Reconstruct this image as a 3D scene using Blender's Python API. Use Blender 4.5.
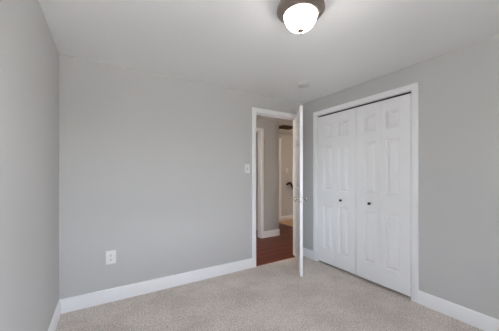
import bpy, bmesh, math, random
from mathutils import Vector, Matrix

for o in list(bpy.data.objects):
    bpy.data.objects.remove(o, do_unlink=True)
S = bpy.context.scene
COL = S.collection
random.seed(4)

# ------------------------------------------------------------------ measures (metres)
H = 2.30                       # ceiling height
XL, XR = -0.35, 2.566          # left / right wall faces
YB, YF = 2.67, -0.51           # far wall face / wall behind the camera
WT = 0.11                      # wall thickness
WB = 0.088                     # thickness of the wall with the door
HALL_Y = 3.79                  # hall wall opposite the door
FAR_Y = 4.89                   # wall at the stair landing
CORNER_X = 2.995               # end of the hall wall
EAST_X = 6.2
WEST_X = -0.2

# ------------------------------------------------------------------ camera
cam_data = bpy.data.cameras.new('camera')
cam = bpy.data.objects.new('camera', cam_data)
COL.objects.link(cam)
cam.location = (0, 0, 1.2366)
cam.rotation_euler = (math.radians(90), 0, -math.radians(31.254))
cam_data.sensor_fit = 'HORIZONTAL'
cam_data.sensor_width = 36.0
cam_data.lens = 237.63 * 36.0 / 499.0
cam_data.shift_y = 0.01688
cam_data.clip_start = 0.02
S.camera = cam

# ------------------------------------------------------------------ world, exposure, daylight
world = bpy.data.worlds.new('sky')
S.world = world
world.use_nodes = True
wn = world.node_tree.nodes
wl = world.node_tree.links
wn.clear()
w_out = wn.new('ShaderNodeOutputWorld')
w_bg = wn.new('ShaderNodeBackground')
w_sky = wn.new('ShaderNodeTexSky')
w_sky.sky_type = 'NISHITA'
w_sky.sun_disc = False
w_sky.sun_elevation = math.radians(48)
w_sky.sun_rotation = math.radians(20)
w_sky.air_density = 1.0
w_sky.dust_density = 3.0
w_hsv = wn.new('ShaderNodeHueSaturation')      # thin high cloud: a paler sky
w_hsv.inputs['Saturation'].default_value = 0.35
wl.new(w_sky.outputs[0], w_hsv.inputs['Color'])
wl.new(w_hsv.outputs[0], w_bg.inputs['Color'])
w_bg.inputs['Strength'].default_value = 3.9
wl.new(w_bg.outputs[0], w_out.inputs['Surface'])

# the sun stands over the other side of the house: it lights the ground outside the windows, not the room
sun_d = bpy.data.lights.new('sun', 'SUN')
sun_d.energy = SUN = 32.0
sun_d.angle = math.radians(1.0)
sun_d.color = (1.0, 0.97, 0.93)
sun = bpy.data.objects.new('sun', sun_d)
COL.objects.link(sun)
sun.rotation_euler = Vector((0.0, -0.55, -0.835)).to_track_quat('-Z', 'Y').to_euler()

S.view_settings.view_transform = 'Standard'
S.view_settings.look = 'None'
S.view_settings.gamma = 1.0
S.view_settings.use_curve_mapping = False
S.view_settings.exposure = 0.25

# unseen windows added and sized to balance the light: right, left and rear walls
WIN_R = (-0.34, 0.06, 0.70, 2.02)       # y0, y1, z0, z1 in wall_right
WIN_L = (-0.06, 0.46, 0.70, 2.02)       # y0, y1, z0, z1 in wall_left
WIN_B = (0.0, 0.80, 0.70, 2.02)        # x0, x1, z0, z1 in wall_rear
LAMP_POWER = 15.0                        # emission of the ceiling lamp's glass
HALL_POWER = 120.0
LANDING_POWER = 74.0

def area(name, loc, rot, sx, sy, power, color, portal=False):
    d = bpy.data.lights.new(name, 'AREA')
    d.shape = 'RECTANGLE'
    d.size, d.size_y = sx, sy
    d.energy = power
    d.color = color
    if portal:
        d.cycles.is_portal = True
    o = bpy.data.objects.new(name, d)
    COL.objects.link(o)
    o.location = loc
    o.rotation_euler = rot
    return o

# the added windows let the sky in: light portals in both openings
area('window_portal', (XR+WT+0.02, (WIN_R[0]+WIN_R[1])/2, (WIN_R[2]+WIN_R[3])/2),
     (math.radians(90), 0, math.radians(90)), WIN_R[1]-WIN_R[0], WIN_R[3]-WIN_R[2], 1.0, (1, 1, 1), True)
area('window_portal', (XL-WT-0.02, (WIN_L[0]+WIN_L[1])/2, (WIN_L[2]+WIN_L[3])/2),
     (math.radians(90), 0, math.radians(-90)), WIN_L[1]-WIN_L[0], WIN_L[3]-WIN_L[2], 1.0, (1, 1, 1), True)

area('window_portal', ((WIN_B[0]+WIN_B[1])/2, YF-WT-0.02, (WIN_B[2]+WIN_B[3])/2),
     (math.radians(90), 0, 0), WIN_B[1]-WIN_B[0], WIN_B[3]-WIN_B[2], 1.0, (1, 1, 1), True)

# ------------------------------------------------------------------ helpers
def new_mat(name):
    m = bpy.data.materials.new(name)
    m.use_nodes = True
    return m, m.node_tree.nodes, m.node_tree.links, m.node_tree.nodes['Principled BSDF']

def lin(r, g, b):
    f = lambda c: (c/255/12.92) if c/255 <= 0.04045 else ((c/255+0.055)/1.055)**2.4
    return (f(r), f(g), f(b), 1)

def plain(name, col, rough=0.5, metal=0.0, bump=0.0, scale=200.0, var=0.0, emit=None):
    m, n, l, b = new_mat(name)
    b.inputs['Base Color'].default_value = col
    b.inputs['Roughness'].default_value = rough
    b.inputs['Metallic'].default_value = metal
    tc = n.new('ShaderNodeTexCoord')
    nz = n.new('ShaderNodeTexNoise')
    nz.inputs['Scale'].default_value = scale
    nz.inputs['Detail'].default_value = 3
    l.new(tc.outputs['Object'], nz.inputs['Vector'])
    if bump:
        bp = n.new('ShaderNodeBump')
        bp.inputs['Strength'].default_value = bump
        bp.inputs['Distance'].default_value = 0.002
        l.new(nz.outputs['Fac'], bp.inputs['Height'])
        l.new(bp.outputs[0], b.inputs['Normal'])
    if var:
        mx = n.new('ShaderNodeMixRGB')
        mx.inputs['Color1'].default_value = tuple(c*(1-var) for c in col[:3]) + (1,)
        mx.inputs['Color2'].default_value = tuple(min(1, c*(1+var)) for c in col[:3]) + (1,)
        l.new(nz.outputs['Fac'], mx.inputs['Fac'])
        l.new(mx.outputs[0], b.inputs['Base Color'])
    if emit:
        b.inputs['Emission Color'].default_value = emit[0]
        b.inputs['Emission Strength'].default_value = emit[1]
    return m

def carpet_mat(name, dark, light):
    m, n, l, b = new_mat(name)
    b.inputs['Roughness'].default_value = 1.0
    b.inputs['Specular IOR Level'].default_value = 0.05
    b.inputs['Sheen Weight'].default_value = 0.25
    b.inputs['Sheen Roughness'].default_value = 0.6
    tc = n.new('ShaderNodeTexCoord')
    def noise(scale, det=2.0, rough=0.5):
        x = n.new('ShaderNodeTexNoise')
        x.inputs['Scale'].default_value = scale
        x.inputs['Detail'].default_value = det
        x.inputs['Roughness'].default_value = rough
        l.new(tc.outputs['Object'], x.inputs['Vector'])
        return x
    fine = noise(85, 4, 0.75)          # tufts
    nap = noise(2.6, 3, 0.62)           # the lie of the pile: footprints and vacuum marks
    mid = noise(24, 2, 0.6)
    ramp = n.new('ShaderNodeValToRGB')
    ramp.color_ramp.elements[0].position = 0.40
    ramp.color_ramp.elements[1].position = 0.60
    ramp.color_ramp.elements[0].color = dark
    ramp.color_ramp.elements[1].color = light
    l.new(fine.outputs['Fac'], ramp.inputs['Fac'])
    r2 = n.new('ShaderNodeValToRGB')
    r2.color_ramp.elements[0].position = 0.40
    r2.color_ramp.elements[1].position = 0.60
    r2.color_ramp.elements[0].color = (0.86, 0.84, 0.825, 1)
    r2.color_ramp.elements[1].color = (1, 1, 1, 1)
    l.new(nap.outputs['Fac'], r2.inputs['Fac'])
    r3 = n.new('ShaderNodeValToRGB')
    r3.color_ramp.elements[0].position = 0.35
    r3.color_ramp.elements[1].position = 0.65
    r3.color_ramp.elements[0].color = (0.93, 0.93, 0.93, 1)
    r3.color_ramp.elements[1].color = (1, 1, 1, 1)
    l.new(mid.outputs['Fac'], r3.inputs['Fac'])
    a = n.new('ShaderNodeMixRGB'); a.blend_type = 'MULTIPLY'; a.inputs[0].default_value = 1
    c = n.new('ShaderNodeMixRGB'); c.blend_type = 'MULTIPLY'; c.inputs[0].default_value = 1
    l.new(ramp.outputs[0], a.inputs[1]); l.new(r2.outputs[0], a.inputs[2])
    l.new(a.outputs[0], c.inputs[1]); l.new(r3.outputs[0], c.inputs[2])
    l.new(c.outputs[0], b.inputs['Base Color'])
    bp = n.new('ShaderNodeBump')
    bp.inputs['Strength'].default_value = 0.6
    bp.inputs['Distance'].default_value = 0.006
    l.new(fine.outputs['Fac'], bp.inputs['Height'])
    l.new(bp.outputs[0], b.inputs['Normal'])
    return m

def wood_floor_mat(name):
    m, n, l, b = new_mat(name)
    tc = n.new('ShaderNodeTexCoord')
    br = n.new('ShaderNodeTexBrick')
    br.offset = 0.37
    br.inputs['Scale'].default_value = 1.0
    br.inputs['Brick Width'].default_value = 0.9
    br.inputs['Row Height'].default_value = 0.083
    br.inputs['Mortar Size'].default_value = 0.0012
    br.inputs['Color1'].default_value = lin(124, 56, 33)
    br.inputs['Color2'].default_value = lin(90, 39, 24)
    br.inputs['Mortar'].default_value = lin(45, 20, 14)
    l.new(tc.outputs['Object'], br.inputs['Vector'])
    mp = n.new('ShaderNodeMapping')
    mp.inputs['Scale'].default_value = (3, 60, 3)
    l.new(tc.outputs['Object'], mp.inputs['Vector'])
    nz = n.new('ShaderNodeTexNoise')
    nz.inputs['Scale'].default_value = 1.0
    nz.inputs['Detail'].default_value = 4
    l.new(mp.outputs[0], nz.inputs['Vector'])
    rp = n.new('ShaderNodeValToRGB')
    rp.color_ramp.elements[0].color = (0.72, 0.68, 0.66, 1)
    rp.color_ramp.elements[1].color = (1.1, 1.1, 1.1, 1)
    l.new(nz.outputs['Fac'], rp.inputs['Fac'])
    mx = n.new('ShaderNodeMixRGB'); mx.blend_type = 'MULTIPLY'; mx.inputs[0].default_value = 1
    l.new(br.outputs['Color'], mx.inputs[1]); l.new(rp.outputs[0], mx.inputs[2])
    l.new(mx.outputs[0], b.inputs['Base Color'])
    b.inputs['Roughness'].default_value = 0.34
    b.inputs['Specular IOR Level'].default_value = 0.2
    return m

def glass_mat(name):
    m = bpy.data.materials.new(name)
    m.use_nodes = True
    n, l = m.node_tree.nodes, m.node_tree.links
    n.clear()
    out = n.new('ShaderNodeOutputMaterial')
    mix = n.new('ShaderNodeMixShader')
    tr = n.new('ShaderNodeBsdfTransparent')
    gl = n.new('ShaderNodeBsdfGlossy')
    gl.inputs['Roughness'].default_value = 0.02
    fr = n.new('ShaderNodeFresnel')
    fr.inputs['IOR'].default_value = 1.45
    l.new(fr.outputs[0], mix.inputs[0])
    l.new(tr.outputs[0], mix.inputs[1])
    l.new(gl.outputs[0], mix.inputs[2])
    l.new(mix.outputs[0], out.inputs['Surface'])
    return m

M = {}
M['wall'] = plain('grey_wall_paint', lin(201, 200, 199), 0.65, bump=0.06, scale=260)
M['hall_wall'] = M['wall']
M['ceiling'] = plain('ceiling_paint', lin(246, 246, 246), 0.8, bump=0.08, scale=220)
M['trim'] = plain('white_trim_paint', lin(249, 249, 250), 0.35)
M['door'] = plain('white_door_paint', lin(249, 249, 250), 0.40)
M['carpet'] = carpet_mat('beige_grey_carpet', lin(192, 180, 171), lin(255, 244, 234))
M['landing'] = carpet_mat('tan_carpet', lin(205, 165, 130), lin(238, 202, 168))
M['wood'] = wood_floor_mat('red_brown_floorboards')
M['nickel'] = plain('satin_nickel', lin(196, 192, 186), 0.25, 1.0)
M['bronze'] = plain('brushed_pewter', lin(168, 155, 147), 0.30, 1.0)
M['dark_metal'] = plain('dark_knob_metal', lin(70, 66, 64), 0.35, 0.9)
M['lamp_glass'] = plain('lit_frosted_glass', lin(245, 244, 240), 0.35, emit=((1.0, 0.965, 0.91, 1), LAMP_POWER))
M['plastic'] = plain('white_plastic', lin(238, 238, 234), 0.35)
M['aged_plastic'] = plain('aged_white_plastic', lin(212, 211, 207), 0.5)
M['slot'] = plain('dark_slot', lin(50, 48, 46), 0.6)
M['black'] = plain('black_rail_paint', lin(22, 19, 18), 0.35)
M['vent'] = plain('brown_vent_paint', lin(128, 108, 92), 0.5)
M['vent_dark'] = plain('vent_inside', lin(34, 30, 27), 0.8)
M['glass'] = glass_mat('window_glass')
M['ground'] = plain('pale_bounce_ground', lin(176, 174, 170), 0.95, var=0.15, scale=3)

def box(bm, a, b):
    x0, y0, z0 = (min(a[i], b[i]) for i in range(3))
    x1, y1, z1 = (max(a[i], b[i]) for i in range(3))
    v = [bm.verts.new(p) for p in ((x0,y0,z0),(x1,y0,z0),(x1,y1,z0),(x0,y1,z0),
                                   (x0,y0,z1),(x1,y0,z1),(x1,y1,z1),(x0,y1,z1))]
    for f in ((0,3,2,1),(4,5,6,7),(0,1,5,4),(1,2,6,5),(2,3,7,6),(3,0,4,7)):
        bm.faces.new([v[i] for i in f])

def rbox(bm, a, b, r=0.002, seg=2):
    t = bmesh.new()
    box(t, a, b)
    bmesh.ops.bevel(t, geom=t.edges[:], offset=r, segments=seg, profile=0.5, affect='EDGES')
    merge(bm, t)

def merge(bm, t, mat=None):
    me = bpy.data.meshes.new('tmp')
    t.to_mesh(me)
    t.free()
    if mat is not None:
        me.transform(mat)
    bm.from_mesh(me)
    bpy.data.meshes.remove(me)

def prism(bm, prof, p0, p1, up=(0,0,1), nrm=(0,-1,0)):
    """extrude a 2-D profile (u along nrm, v along up) from p0 to p1"""
    p0, p1, up, nrm = Vector(p0), Vector(p1), Vector(up), Vector(nrm)
    A = [bm.verts.new(p0 + nrm*u + up*v) for u, v in prof]
    B = [bm.verts.new(p1 + nrm*u + up*v) for u, v in prof]
    k = len(prof)
    for i in range(k):
        bm.faces.new((A[i], A[(i+1) % k], B[(i+1) % k], B[i]))
    bm.faces.new(A[::-1]); bm.faces.new(B)

def lathe(bm, prof, mat=Matrix.Identity(4), seg=40):
    rings = []
    for r, z in prof:
        if r < 1e-6:
            rings.append([bm.verts.new(mat @ Vector((0, 0, z)))])
        else:
            rings.append([bm.verts.new(mat @ Vector((r*math.cos(2*math.pi*i/seg), r*math.sin(2*math.pi*i/seg), z))) for i in range(seg)])
    for a, b in zip(rings, rings[1:]):
        for i in range(seg):
            j = (i+1) % seg
            if len(a) == 1 and len(b) == 1: continue
            if len(a) == 1: bm.faces.new((a[0], b[i], b[j]))
            elif len(b) == 1: bm.faces.new((a[i], a[j], b[0]))
            else: bm.faces.new((a[i], a[j], b[j], b[i]))

def tube(bm, pts, r, seg=16):
    pts = [Vector(p) for p in pts]
    rings = []
    for i, p in enumerate(pts):
        d = (pts[min(i+1, len(pts)-1)] - pts[max(i-1, 0)]).normalized()
        ref = Vector((0, 1, 0)) if abs(d.y) < 0.9 else Vector((1, 0, 0))
        a = d.cross(ref).normalized(); c = d.cross(a).normalized()
        rings.append([bm.verts.new(p + a*r*math.cos(2*math.pi*k/seg) + c*r*math.sin(2*math.pi*k/seg)) for k in range(seg)])
    for a, b in zip(rings, rings[1:]):
        for k in range(seg):
            bm.faces.new((a[k], a[(k+1) % seg], b[(k+1) % seg], b[k]))
    bm.faces.new(rings[0][::-1]); bm.faces.new(rings[-1])

def obj(name, bm, mat, parent=None, smooth=None, loc=None, rz=0.0):
    bmesh.ops.recalc_face_normals(bm, faces=bm.faces[:])
    me = bpy.data.meshes.new(name)
    bm.to_mesh(me); bm.free()
    me.materials.append(mat)
    if smooth is not None:
        me.shade_smooth()
        me.set_sharp_from_angle(angle=math.radians(smooth))
    o = bpy.data.objects.new(name, me)
    COL.objects.link(o)
    if loc is not None: o.location = loc
    o.rotation_euler.z = rz
    if parent: o.parent = parent
    return o

def struct(name, bm, mat, **k):
    o = obj(name, bm, mat, **k)
    if not o.parent: o['kind'] = 'structure'
    return o

def empty(name, loc, rz=0.0):
    o = bpy.data.objects.new(name, None)
    o.empty_display_size = 0.1
    COL.objects.link(o)
    o.location = loc
    o.rotation_euler.z = rz
    return o

def tag(o, label, cat, group=None):
    o['label'] = label; o['category'] = cat
    if group: o['group'] = group

def holed_wall(bm, axis, p0, p1, u0, u1, holes, z0=0.0, z1=H):
    """wall slab between p0..p1 across, u0..u1 along; holes = (ua, ub, za, zb)"""
    us = sorted({u0, u1, *[h[0] for h in holes], *[h[1] for h in holes]})
    for a, b in zip(us, us[1:]):
        cuts = sorted((h[2], h[3]) for h in holes if h[0] <= a and h[1] >= b)
        z = z0
        segs = []
        for c in cuts:
            if c[0] > z: segs.append((z, c[0]))
            z = c[1]
        if z < z1: segs.append((z, z1))
        for s in segs:
            if axis == 'x': box(bm, (a, p0, s[0]), (b, p1, s[1]))
            else: box(bm, (p0, a, s[0]), (p1, b, s[1]))

# ------------------------------------------------------------------ room shell
# door opening in the far wall (clear opening between jambs) and closet opening in the right wall
DX0, DX1, DZ = 1.724, 2.455, 2.056
CY0, CY1, CZ = 1.170, 2.380, 2.053
JT = 0.018

bm = bmesh.new(); box(bm, (XL-WT, YF-WT, -0.12), (XR+WT+0.66, YB, 0.0))
struct('floor', bm, M['carpet'])
bm = bmesh.new(); box(bm, (WEST_X-WT, YB, -0.12), (3.76, FAR_Y, 0.0))
struct('floor_hall', bm, M['wood'])
bm = bmesh.new(); box(bm, (3.76, YB, -0.12), (4.62, FAR_Y, 0.0))
struct('floor_landing', bm, M['landing'])
bm = bmesh.new(); box(bm, (XL-WT, YF-WT, H), (EAST_X+WT, FAR_Y+WT, H+0.1))
struct('ceiling', bm, M['ceiling'])

bm = bmesh.new(); holed_wall(bm, 'y', XL-WT, XL, YF-WT, YB, [WIN_L], -0.12)
struct('wall_left', bm, M['wall'])
bm = bmesh.new()
holed_wall(bm, 'x', YB, YB+WB, XL-WT, EAST_X, [(DX0-JT, DX1+JT, -0.0, DZ+JT)])
struct('wall_back', bm, M['wall'])
bm = bmesh.new()
holed_wall(bm, 'y', XR, XR+WT, YF-WT, YB, [(CY0-JT, CY1+JT, 0.0, CZ+JT), WIN_R])
struct('wall_right', bm, M['wall'])
bm = bmesh.new()
holed_wall(bm, 'x', YF-WT, YF, XL, XR, [WIN_B], -0.12)
struct('wall_rear', bm, M['wall'])
# closet shell behind the folding doors
bm = bmesh.new()
cx0, cx1 = XR+WT, XR+WT+0.58
box(bm, (cx1, 0.85, 0), (cx1+0.05, YB, H))
box(bm, (cx0, 0.80, 0), (cx1+0.05, 0.85, H))
struct('wall_closet', bm, M['wall'])
# hall walls
HDX1 = 2.553                    # right edge of the opening across the hall
bm = bmesh.new()
holed_wall(bm, 'x', HALL_Y, HALL_Y+WT, WEST_X, CORNER_X, [(1.79-JT, HDX1+JT, 0.0, 2.05+JT)])
box(bm, (CORNER_X-WT, HALL_Y+WT, 0), (CORNER_X, FAR_Y, H))
struct('wall_hall', bm, M['hall_wall'])
bm = bmesh.new()
box(bm, (WEST_X-WT, YB+WB, -0.1), (WEST_X, FAR_Y, H))
struct('wall_hall_end', bm, M['hall_wall'])
bm = bmesh.new()
box(bm, (WEST_X-WT, FAR_Y, -1.5), (EAST_X, FAR_Y+WT, H))
struct('wall_landing', bm, M['hall_wall'])
bm = bmesh.new()
box(bm, (EAST_X, YB, -1.5), (EAST_X+WT, FAR_Y+WT, H))
box(bm, (4.62, YB+0.9, -1.5), (EAST_X, YB+1.0, 0.0))
struct('wall_stairwell', bm, M['hall_wall'])
# steps going down beside the handrail
bm = bmesh.new()
for i in range(6):
    box(bm, (4.62+0.26*i, YB+1.0, -1.5), (4.62+0.26*(i+1), FAR_Y, -0.185*(i+1)))
struct('floor_stairs', bm, M['landing'])

# ------------------------------------------------------------------ baseboards
BB = [(0, 0), (0.014, 0), (0.014, 0.098), (0.0115, 0.106), (0.0105, 0.114), (0.006, 0.121), (0.0, 0.1245)]
CW = 0.062                      # casing width
def base(name, runs):
    bm = bmesh.new()
    for p0, p1, n in runs:
        prism(bm, BB, p0, p1, nrm=n)
    return struct(name, bm, M['trim'], smooth=25)
base('baseboard_left', [((XL, YF, 0), (XL, YB, 0), (1, 0, 0))])
base('baseboard_back', [((XL, YB, 0), (DX0-CW-0.002, YB, 0), (0, -1, 0)),
                        ((DX1+CW+0.002, YB, 0), (XR, YB, 0), (0, -1, 0))])
base('baseboard_right', [((XR, YF, 0), (XR, CY0-CW-0.002, 0), (-1, 0, 0)),
                         ((XR, CY1+CW+0.002, 0), (XR, YB, 0), (-1, 0, 0))])
base('baseboard_rear', [((XL, YF, 0), (XR, YF, 0), (0, 1, 0))])
base('baseboard_hall', [((HDX1+CW+0.002, HALL_Y, 0), (CORNER_X+0.014, HALL_Y, 0), (0, -1, 0)),
                        ((CORNER_X, HALL_Y-0.014, 0), (CORNER_X, FAR_Y, 0), (1, 0, 0)),
                        ((WEST_X, HALL_Y, 0), (1.79-CW, HALL_Y, 0), (0, -1, 0)),
                        ((WEST_X, YB+WB, 0), (DX0-CW, YB+WB, 0), (0, 1, 0)),
                        ((DX1+CW, YB+WB, 0), (4.62, YB+WB, 0), (0, 1, 0))])
base('baseboard_landing', [((3.93, FAR_Y, 0), (4.62, FAR_Y, 0), (0, -1, 0))])

# ------------------------------------------------------------------ door frames and casings
CP = [(0, 0), (0.0, 0.010), (0.012, 0.014), (0.040, 0.017), (0.052, 0.016), (0.060, 0.012), (CW, 0.006), (CW, 0)]
def casing(bm, axis, face, out, u0, u1, ztop):
    """mitred three-sided casing round an opening u0..u1 (edge of the reveal), on plane `face`, facing `out`"""
    def P(u, z, t):
        return Vector((u, face+out*t, z)) if axis == 'x' else Vector((face+out*t, u, z))
    r = -0.004                      # the casing sits back from the edge of the jamb
    path = []
    for w, t in CP:
        w = w - r
        path.append([P(u0-w, 0, t), P(u0-w, ztop+w, t), P(u1+w, ztop+w, t), P(u1+w, 0, t)])
    V = [[bm.verts.new(p) for p in row] for row in path]
    k = len(V)
    for i in range(k):
        a, b = V[i], V[(i+1) % k]
        for j in range(3):
            bm.faces.new((a[j], a[j+1], b[j+1], b[j]))
    bm.faces.new([V[i][0] for i in range(k)])
    bm.faces.new([V[i][3] for i in range(k)])
def jamb(bm, axis, a, b, u0, u1, ztop, stop=None):
    def B(ua, ub, za, zb, pa=a, pb=b):
        if axis == 'x': box(bm, (ua, pa, za), (ub, pb, zb))
        else: box(bm, (pa, ua, za), (pb, ub, zb))
    B(u0-JT, u0, 0, ztop+JT); B(u1, u1+JT, 0, ztop+JT); B(u0, u1, ztop, ztop+JT)
    if stop:
        s0, s1 = stop
        B(u0, u0+0.011, 0, ztop, s0, s1); B(u1-0.011, u1, 0, ztop, s0, s1)
        B(u0+0.011, u1-0.011, ztop-0.011, ztop, s0, s1)

bm = bmesh.new()
jamb(bm, 'x', YB, YB+WB, DX0, DX1, DZ, (YB+0.040, YB+0.066))
casing(bm, 'x', YB, -1, DX0, DX1, DZ)
casing(bm, 'x', YB+WB, 1, DX0, DX1, DZ)
struct('trim_1', bm, M['trim'], smooth=25)
bm = bmesh.new()
jamb(bm, 'y', XR, XR+WT, CY0, CY1, CZ)
casing(bm, 'y', XR, -1, CY0, CY1, CZ)
struct('trim_2', bm, M['trim'], smooth=25)
bm = bmesh.new()
jamb(bm, 'x', HALL_Y, HALL_Y+WT, 1.79, HDX1, 2.05)
casing(bm, 'x', HALL_Y, -1, 1.79, HDX1, 2.05)
struct('trim_3', bm, M['trim'], smooth=25)
bm = bmesh.new()
casing(bm, 'x', FAR_Y, -1, 3.12, 3.868, 2.10)
struct('trim_4', bm, M['trim'], smooth=25)

# ------------------------------------------------------------------ panelled doors
def panel_face(bm, w, h, z_base, cols, rows, y, sgn):
    """moulded face of a panelled door in the plane y, recess goes towards -sgn"""
    xs = sorted({0.0, w, *[c for p in cols for c in p]})
    zs = sorted({0.0, h, *[c for p in rows for c in p]})
    for xa, xb in zip(xs, xs[1:]):
        for za, zb in zip(zs, zs[1:]):
            if (xa, xb) in cols and (za, zb) in rows:
                prev = None
                for ins, dep in ((0, 0), (0.003, 0.001), (0.013, 0.0160), (0.018, 0.0160), (0.040, 0.0025), (0.044, 0.0018)):
                    ring = [bm.verts.new((px, y - sgn*dep, z_base+pz)) for px, pz in
                            ((xa+ins, za+ins), (xb-ins, za+ins), (xb-ins, zb-ins), (xa+ins, zb-ins))]
                    if prev:
                        for i in range(4):
                            bm.faces.new((prev[i], prev[(i+1) % 4], ring[(i+1) % 4], ring[i]))
                    prev = ring
                bm.faces.new(prev)
            else:
                bm.faces.new([bm.verts.new((px, y, z_base+pz)) for px, pz in ((xa, za), (xb, za), (xb, zb), (xa, zb))])
def panel_slab(w, h, t, z_base, cols, rows):
    """door leaf from x=0..w, y=-t..0, z=z_base.."""
    bm = bmesh.new()
    panel_face(bm, w, h, z_base, cols, rows, 0.0, 1)
    panel_face(bm, w, h, z_base, cols, rows, -t, -1)
    xs = sorted({0.0, w, *[c for p in cols for c in p]})
    zs = sorted({0.0, h, *[c for p in rows for c in p]})
    for x in (0.0, w):
        for za, zb in zip(zs, zs[1:]):
            bm.faces.new([bm.verts.new(p) for p in ((x, 0, z_base+za), (x, -t, z_base+za), (x, -t, z_base+zb), (x, 0, z_base+zb))])
    for z in (0.0, h):
        for xa, xb in zip(xs, xs[1:]):
            bm.faces.new([bm.verts.new(p) for p in ((xa, 0, z_base+z), (xb, 0, z_base+z), (xb, -t, z_base+z), (xa, -t, z_base+z))])
    bmesh.ops.remove_doubles(bm, verts=bm.verts[:], dist=1e-5)
    return bm

# the open bedroom door, hinged on the right jamb
DW, DT = 0.728, 0.035
piv = Vector((DX1-0.001, YB-0.006, 0))
dirv = Vector((2.0057-2.455, 2.081-2.664, 0)).normalized()
ang = math.atan2(dirv.y, dirv.x)
door = empty('door_1', piv, ang)
door['kind'] = 'structure'
DROWS = [(0.23, 0.83), (1.02, 1.60), (1.71, 1.90)]
# leaf local frame: x from the hinge to the free edge, y<0 towards the hall-side face
bm = panel_slab(DW, 2.036, DT, 0.015, [(0.115, 0.315), (0.413, 0.613)], DROWS)
obj('door_leaf', bm, M['door'], door, smooth=20)
# knobs, both faces
KP = [(0.0, 0.0), (0.029, 0.0), (0.029, 0.003), (0.025, 0.007), (0.013, 0.010), (0.0105, 0.016), (0.0105, 0.026),
      (0.015, 0.031), (0.0215, 0.037), (0.0245, 0.046), (0.0235, 0.054), (0.017, 0.060), (0.0, 0.062)]
for sy in (1, -1):
    bm = bmesh.new()
    y0 = 0.0 if sy > 0 else -DT
    lathe(bm, KP, Matrix.Translation((DW-0.060, y0, 0.932)) @ Matrix.Rotation(math.radians(-90*sy), 4, 'X'), 28)
    obj('door_knob', bm, M['nickel'], door, smooth=40)
bm = bmesh.new()
rbox(bm, (DW-0.0005, -DT/2-0.0125, 0.932-0.028), (DW+0.0018, -DT/2+0.0125, 0.932+0.028), 0.0006, 1)
rbox(bm, (DW+0.001, -DT/2-0.007, 0.932-0.010), (DW+0.010, -DT/2+0.007, 0.932+0.010), 0.002, 2)
obj('latch_plate', bm, M['nickel'], door)
for z in (0.24, 1.03, 1.82):
    bm = bmesh.new()
    lathe(bm, [(0, z-0.048), (0.004, z-0.046), (0.006, z-0.044), (0.006, z+0.044), (0.004, z+0.046), (0, z+0.048)],
          Matrix.Translation((0.001, 0.006, 0)), 16)
    rbox(bm, (0.0, -0.032, z-0.044), (-0.0016, 0.002, z+0.044), 0.0005, 1)
    obj('hinge', bm, M['nickel'], door, smooth=35)

# folding closet doors: two doors of two leaves; drawn in the plane X = XR + 0.005
LEAF = (CY1-CY0-0.016)/4
CROWS = [(0.190, 0.788), (0.985, 1.582), (1.693, 1.886)]
CB, CH = 0.025, 2.006
CT = 0.030
def leaf_mesh(outer_first):
    w = LEAF-0.0015
    c = (0.102, 0.247) if outer_first else (w-0.247, w-0.102)
    return panel_slab(w, CH, CT, CB, [c], CROWS)
KC = [(0.0, 0.0), (0.011, 0.0), (0.011, 0.002), (0.007, 0.005), (0.007, 0.012), (0.012, 0.017), (0.0155, 0.022),
      (0.0155, 0.026), (0.012, 0.030), (0.0, 0.031)]
def bifold(name, y_start, knob_leaf):
    # local x runs towards -Y (rotation -90 deg), local y towards +X... the face seen is y = -CT side
    root = empty(name, (XR+0.005, y_start, 0), math.radians(-90))
    root['kind'] = 'structure'
    for i in range(2):
        bm = leaf_mesh(i == 0)
        bmesh.ops.translate(bm, verts=bm.verts[:], vec=(i*LEAF+0.0008, CT, 0))
        lf = obj('door_leaf', bm, M['door'], root, smooth=20)
        if i == knob_leaf:
            kb = bmesh.new()
            c = (0.102+0.247)/2 if i == 0 else LEAF-0.0015-(0.102+0.247)/2
            lathe(kb, KC, Matrix.Translation((i*LEAF+0.0008+c-(0.030 if i else 0.0), 0, 0.900)) @ Matrix.Rotation(math.radians(90), 4, 'X'), 20)
            k = obj('door_knob', kb, M['dark_metal'], lf, smooth=40)
            k['label'] = 'dark round metal knob'
    for z in (0.25, 1.05, 1.85):
        bm = bmesh.new()
        rbox(bm, (LEAF-0.018, CT, z-0.03), (LEAF+0.018, CT+0.003, z+0.03), 0.0008, 1)
        obj('hinge', bm, M['nickel'], root)
    return root
bifold('door_2', CY1-0.006, 1)
bifold('door_3', CY1-0.010-2*LEAF, 0)
bm = bmesh.new()
box(bm, (XR+0.024, CY0, CZ-0.006), (XR+0.050, CY1, CZ))
struct('trim_5', bm, M['slot'])
# closed door on the landing wall
bm = panel_slab(3.868-3.12, 2.09, 0.02, 0.008, [(0.12, 0.325), (0.423, 0.628)], DROWS)
d4 = struct('door_4', bm, M['door'], smooth=20, loc=(3.12, FAR_Y, 0))

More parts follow.
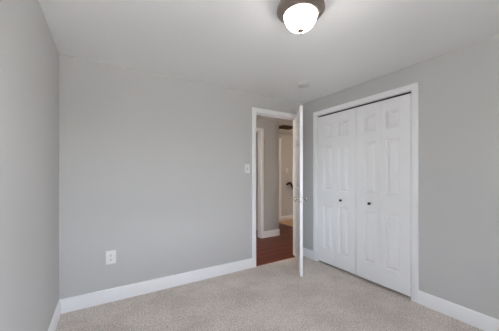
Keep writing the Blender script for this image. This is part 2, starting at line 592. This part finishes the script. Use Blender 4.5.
# ------------------------------------------------------------------ unseen windows added for daylight
def window(name, trim, rect, place):
    """sash window drawn in local (u, outward, z); place(bm) moves it to its wall"""
    u0, u1, z0, z1 = rect
    bm = bmesh.new()
    for a, b in (((u0, z0), (u0+0.04, z1)), ((u1-0.04, z0), (u1, z1)), ((u0+0.04, z0), (u1-0.04, z0+0.04)),
                 ((u0+0.04, z1-0.04), (u1-0.04, z1)), ((u0+0.04, (z0+z1)/2-0.018), (u1-0.04, (z0+z1)/2+0.018))):
        box(bm, (a[0], 0.055, a[1]), (b[0], 0.10, b[1]))
    place(bm)
    w = struct(name, bm, M['trim'])
    bm = bmesh.new(); box(bm, (u0+0.04, 0.075, z0+0.04), (u1-0.04, 0.080, z1-0.04))
    place(bm)
    obj('pane', bm, M['glass'], w)
    bm = bmesh.new()
    rbox(bm, (u0-0.08, 0.05, z0-0.022), (u1+0.08, -0.045, z0), 0.004)
    box(bm, (u0-0.06, 0, z0-0.085), (u1+0.06, -0.014, z0-0.022))
    box(bm, (u0-0.06, 0, z0), (u0, -0.014, z1+0.06)); box(bm, (u1, 0, z0), (u1+0.06, -0.014, z1+0.06))
    box(bm, (u0, 0, z1), (u1, -0.014, z1+0.06))
    place(bm)
    struct(trim, bm, M['trim'])
window('unseen_window_3', 'trim_8', WIN_R, lambda bm: bmesh.ops.transform(bm, verts=bm.verts[:], matrix=Matrix(((0, 1, 0, XR), (1, 0, 0, 0), (0, 0, 1, 0), (0, 0, 0, 1)))))
window('unseen_window_1', 'trim_6', WIN_L, lambda bm: bmesh.ops.transform(bm, verts=bm.verts[:], matrix=Matrix(((0, -1, 0, XL), (1, 0, 0, 0), (0, 0, 1, 0), (0, 0, 0, 1)))))
window('unseen_window_2', 'trim_7', WIN_B, lambda bm: bmesh.ops.transform(bm, verts=bm.verts[:], matrix=Matrix(((1, 0, 0, 0), (0, -1, 0, YF), (0, 0, 1, 0), (0, 0, 0, 1)))))
bm = bmesh.new()
box(bm, (-30, -25, -0.6), (XL-WT-0.05, 12, -0.5)); box(bm, (XR+WT+0.70, -25, -0.6), (30, YB-0.2, -0.5))
box(bm, (XL-WT-0.05, -25, -0.6), (XR+WT+0.70, YF-WT-0.05, -0.5))
struct('ground', bm, M['ground'])  # unseen pale ground, added to bounce daylight in through the windows

# ------------------------------------------------------------------ ceiling lamp
LX, LY = 1.029, 1.089
def flush_light(name, loc, label, glass):
    lamp = empty(name, loc)
    tag(lamp, label, 'ceiling light')
    bm = bmesh.new()
    lathe(bm, [(0.0, 0.0), (0.122, 0.0), (0.126, -0.004), (0.128, -0.028), (0.134, -0.038), (0.142, -0.045), (0.1455, -0.053), (0.1455, -0.060),
               (0.142, -0.066), (0.136, -0.068), (0.131, -0.074), (0.122, -0.080), (0.112, -0.084), (0.108, -0.090), (0.103, -0.091), (0.100, -0.086), (0.100, -0.062), (0.0, -0.060)], seg=72)
    obj('metal_rim', bm, M['bronze'], lamp, smooth=35)
    bm = bmesh.new()
    pr = [(0.0985, -0.066), (0.0995, -0.084)]
    for i in range(1, 21):
        t = i/20*math.pi/2
        pr.append((0.100*math.cos(t)**0.80 if i < 20 else 0.0, -0.086-0.091*math.sin(t)**1.1))
    lathe(bm, pr, seg=72)
    obj('glass_bowl', bm, glass, lamp, smooth=60)
    bm = bmesh.new()
    lathe(bm, [(0.0, -0.174), (0.018, -0.175), (0.0200, -0.180), (0.0190, -0.184), (0.012, -0.188), (0.007, -0.189), (0.005, -0.191), (0.0065, -0.195),
               (0.0055, -0.200), (0.0025, -0.204), (0.0, -0.205)], seg=28)
    obj('finial', bm, M['bronze'], lamp, smooth=50)
    return lamp
flush_light('ceiling_light', (LX, LY, H), 'lit flush ceiling light with frosted white glass bowl and brushed metal rim, nearest the camera', M['lamp_glass'])

# ------------------------------------------------------------------ smoke detector
sd = empty('smoke_detector', (1.998, 2.064, H))
tag(sd, 'round white smoke detector on the ceiling near the open door', 'smoke detector')
bm = bmesh.new()
lathe(bm, [(0, 0), (0.068, 0), (0.070, -0.002), (0.070, -0.008), (0.068, -0.010), (0, -0.010)], seg=48)
obj('mounting_plate', bm, M['aged_plastic'], sd, smooth=30)
bm = bmesh.new()
lathe(bm, [(0, -0.008), (0.064, -0.010), (0.065, -0.020), (0.062, -0.026), (0.055, -0.030), (0.045, -0.032), (0.043, -0.029),
           (0.040, -0.029), (0.038, -0.034), (0.022, -0.037), (0.0, -0.038)], seg=48)
obj('cover', bm, M['aged_plastic'], sd, smooth=30)
bm = bmesh.new()
lathe(bm, [(0, -0.0365), (0.011, -0.0365), (0.012, -0.038), (0.010, -0.0405), (0, -0.041)], Matrix.Translation((0.012, 0.006, 0.0005)), seg=20)
obj('test_button', bm, M['aged_plastic'], sd, smooth=30)

# ------------------------------------------------------------------ switches and outlet
def plate(bm, w, h, t=0.006):
    t0 = bmesh.new()
    box(t0, (-w/2, -t, -h/2), (w/2, 0, h/2))
    fr = [e for e in t0.edges if all(v.co.y < -t+1e-5 for v in e.verts)]
    bmesh.ops.bevel(t0, geom=fr, offset=0.0035, segments=3, profile=0.6, affect='EDGES')
    merge(bm, t0)
def screw(bm, x, z, y):
    lathe(bm, [(0.0034, 0.0), (0.0034, 0.0008), (0.002, 0.0015), (0, 0.0016)], Matrix.Translation((x, y, z)) @ Matrix.Rotation(math.radians(90), 4, 'X'), 14)
def light_switch(loc, label):
    r = empty('light_switch', loc)
    tag(r, label, 'light switch')
    bm = bmesh.new(); plate(bm, 0.074, 0.118)
    obj('wall_plate', bm, M['plastic'], r, smooth=30)
    bm = bmesh.new()
    box(bm, (-0.0052, -0.0066, -0.012), (0.0052, -0.0055, 0.012))
    obj('toggle_slot', bm, M['slot'], r)
    bm = bmesh.new()
    t0 = bmesh.new()
    box(t0, (-0.004, -0.016, -0.005), (0.004, 0, 0.005))
    bmesh.ops.bevel(t0, geom=t0.edges[:], offset=0.0012, segments=2, affect='EDGES')
    merge(bm, t0, Matrix.Translation((0, -0.004, 0.001)) @ Matrix.Rotation(math.radians(-28), 4, 'X'))
    obj('toggle', bm, M['plastic'], r)
    for z in (-0.030, 0.030):
        bm = bmesh.new(); screw(bm, 0, z, -0.006)
        obj('screw', bm, M['plastic'], r, smooth=40)
    return r
light_switch((1.587, YB, 1.305), 'white toggle light switch on the grey wall left of the open doorway')
light_switch((4.135, FAR_Y, 1.33), 'small pale light switch on the far wall seen through the doorway, above the black handrail')

ot = empty('wall_outlet', (0.047, YB, 0.428))
tag(ot, 'white double power outlet low on the grey wall above the baseboard', 'power outlet')
bm = bmesh.new(); plate(bm, 0.084, 0.128)
obj('wall_plate', bm, M['plastic'], ot, smooth=30)
for z in (-0.0205, 0.0205):
    bm = bmesh.new()
    t0 = bmesh.new()
    lathe(t0, [(0, 0), (0.0172, 0), (0.0172, 0.0016), (0.016, 0.0024), (0, 0.0024)], Matrix.Rotation(math.radians(90), 4, 'X'), 32)
    for v in t0.verts: v.co.z = max(-0.0135, min(0.0135, v.co.z))
    merge(bm, t0, Matrix.Translation((0, -0.0055, z)))
    rc = obj('receptacle', bm, M['plastic'], ot, smooth=30)
    bm = bmesh.new()
    box(bm, (-0.0085, -0.0086, z-0.001), (-0.0055, -0.0078, z+0.008))
    box(bm, (0.0055, -0.0086, z-0.001), (0.0085, -0.0078, z+0.008))
    lathe(bm, [(0, 0), (0.0034, 0), (0.0034, 0.0008), (0, 0.0008)], Matrix.Translation((0, -0.0078, z-0.007)) @ Matrix.Rotation(math.radians(90), 4, 'X'), 14)
    obj('socket_slots', bm, M['slot'], rc)
bm = bmesh.new(); screw(bm, 0, 0, -0.006)
obj('screw', bm, M['plastic'], ot, smooth=40)

# ------------------------------------------------------------------ things seen through the doorway
hr = empty('handrail', (4.13, FAR_Y, 1.0))
tag(hr, 'black wall-mounted handrail sloping down on the far wall beyond the doorway', 'handrail')
bm = bmesh.new()
pts = [(0.0, -0.004, -0.040), (0.0, -0.040, -0.028), (0.004, -0.062, -0.012), (0.025, -0.072, -0.002), (0.055, -0.072, -0.006), (0.080, -0.072, -0.030), (0.115, -0.072, -0.080), (0.19, -0.072, -0.190)]
s38 = math.tan(math.radians(44))
for k in range(1, 6):
    pts.append((0.19+0.2*k, -0.072, -0.190-0.2*k*s38))
tube(bm, pts, 0.031, 18)
obj('rail', bm, M['black'], hr, smooth=50)
for k in (1, 4):
    bm = bmesh.new()
    px, pz = 0.19+0.2*k, -0.190-0.2*k*s38
    tube(bm, [(px, -0.072, pz-0.015), (px, -0.070, pz-0.055), (px, -0.045, pz-0.075), (px, 0.0, pz-0.078)], 0.007, 10)
    lathe(bm, [(0, 0), (0.026, 0), (0.026, 0.004), (0, 0.006)], Matrix.Translation((px, 0, pz-0.078)) @ Matrix.Rotation(math.radians(90), 4, 'X'), 18)
    obj('bracket', bm, M['black'], hr, smooth=40)

vx0, vx1, vy0, vy1 = 3.29, 3.74, 4.01, 4.36
vt = empty('ceiling_vent', ((vx0+vx1)/2, (vy0+vy1)/2, H))
tag(vt, 'dark brown slatted air vent on the hall ceiling beyond the doorway', 'air vent')
w2, d2 = (vx1-vx0)/2, (vy1-vy0)/2
bm = bmesh.new()
for a, b in (((-w2, -d2), (w2, -d2+0.03)), ((-w2, d2-0.03), (w2, d2)), ((-w2, -d2+0.03), (-w2+0.03, d2-0.03)), ((w2-0.03, -d2+0.03), (w2, d2-0.03))):
    box(bm, (a[0], a[1], -0.014), (b[0], b[1], 0))
obj('frame', bm, M['vent'], vt)
bm = bmesh.new(); box(bm, (-w2+0.03, -d2+0.03, -0.002), (w2-0.03, d2-0.03, 0))
obj('backing', bm, M['vent_dark'], vt)
for k in range(9):
    bm = bmesh.new()
    y = -d2+0.045+k*(2*d2-0.09)/8
    t0 = bmesh.new(); box(t0, (-w2+0.03, -0.012, -0.001), (w2-0.03, 0.012, 0.001))
    merge(bm, t0, Matrix.Translation((0, y, -0.0095)) @ Matrix.Rotation(math.radians(32), 4, 'X'))
    obj('slat', bm, M['vent'], vt)

# ------------------------------------------------------------------ unseen lamps added to brighten the hall and landing
M['hall_fill_glass'] = plain('lit_hall_fill_glass', lin(245, 240, 230), 0.4, emit=((1.0, 0.88, 0.76, 1), HALL_POWER))
M['landing_fill_glass'] = plain('lit_landing_fill_glass', lin(245, 240, 230), 0.4, emit=((1.0, 0.76, 0.55, 1), LANDING_POWER))
flush_light('ceiling_light', (0.75, 3.28, H), 'unseen ceiling light added to brighten the hall, left of the doorway', M['hall_fill_glass'])
flush_light('ceiling_light', (4.75, 3.55, H), 'unseen ceiling light added to brighten the stair landing beyond the hall', M['landing_fill_glass'])
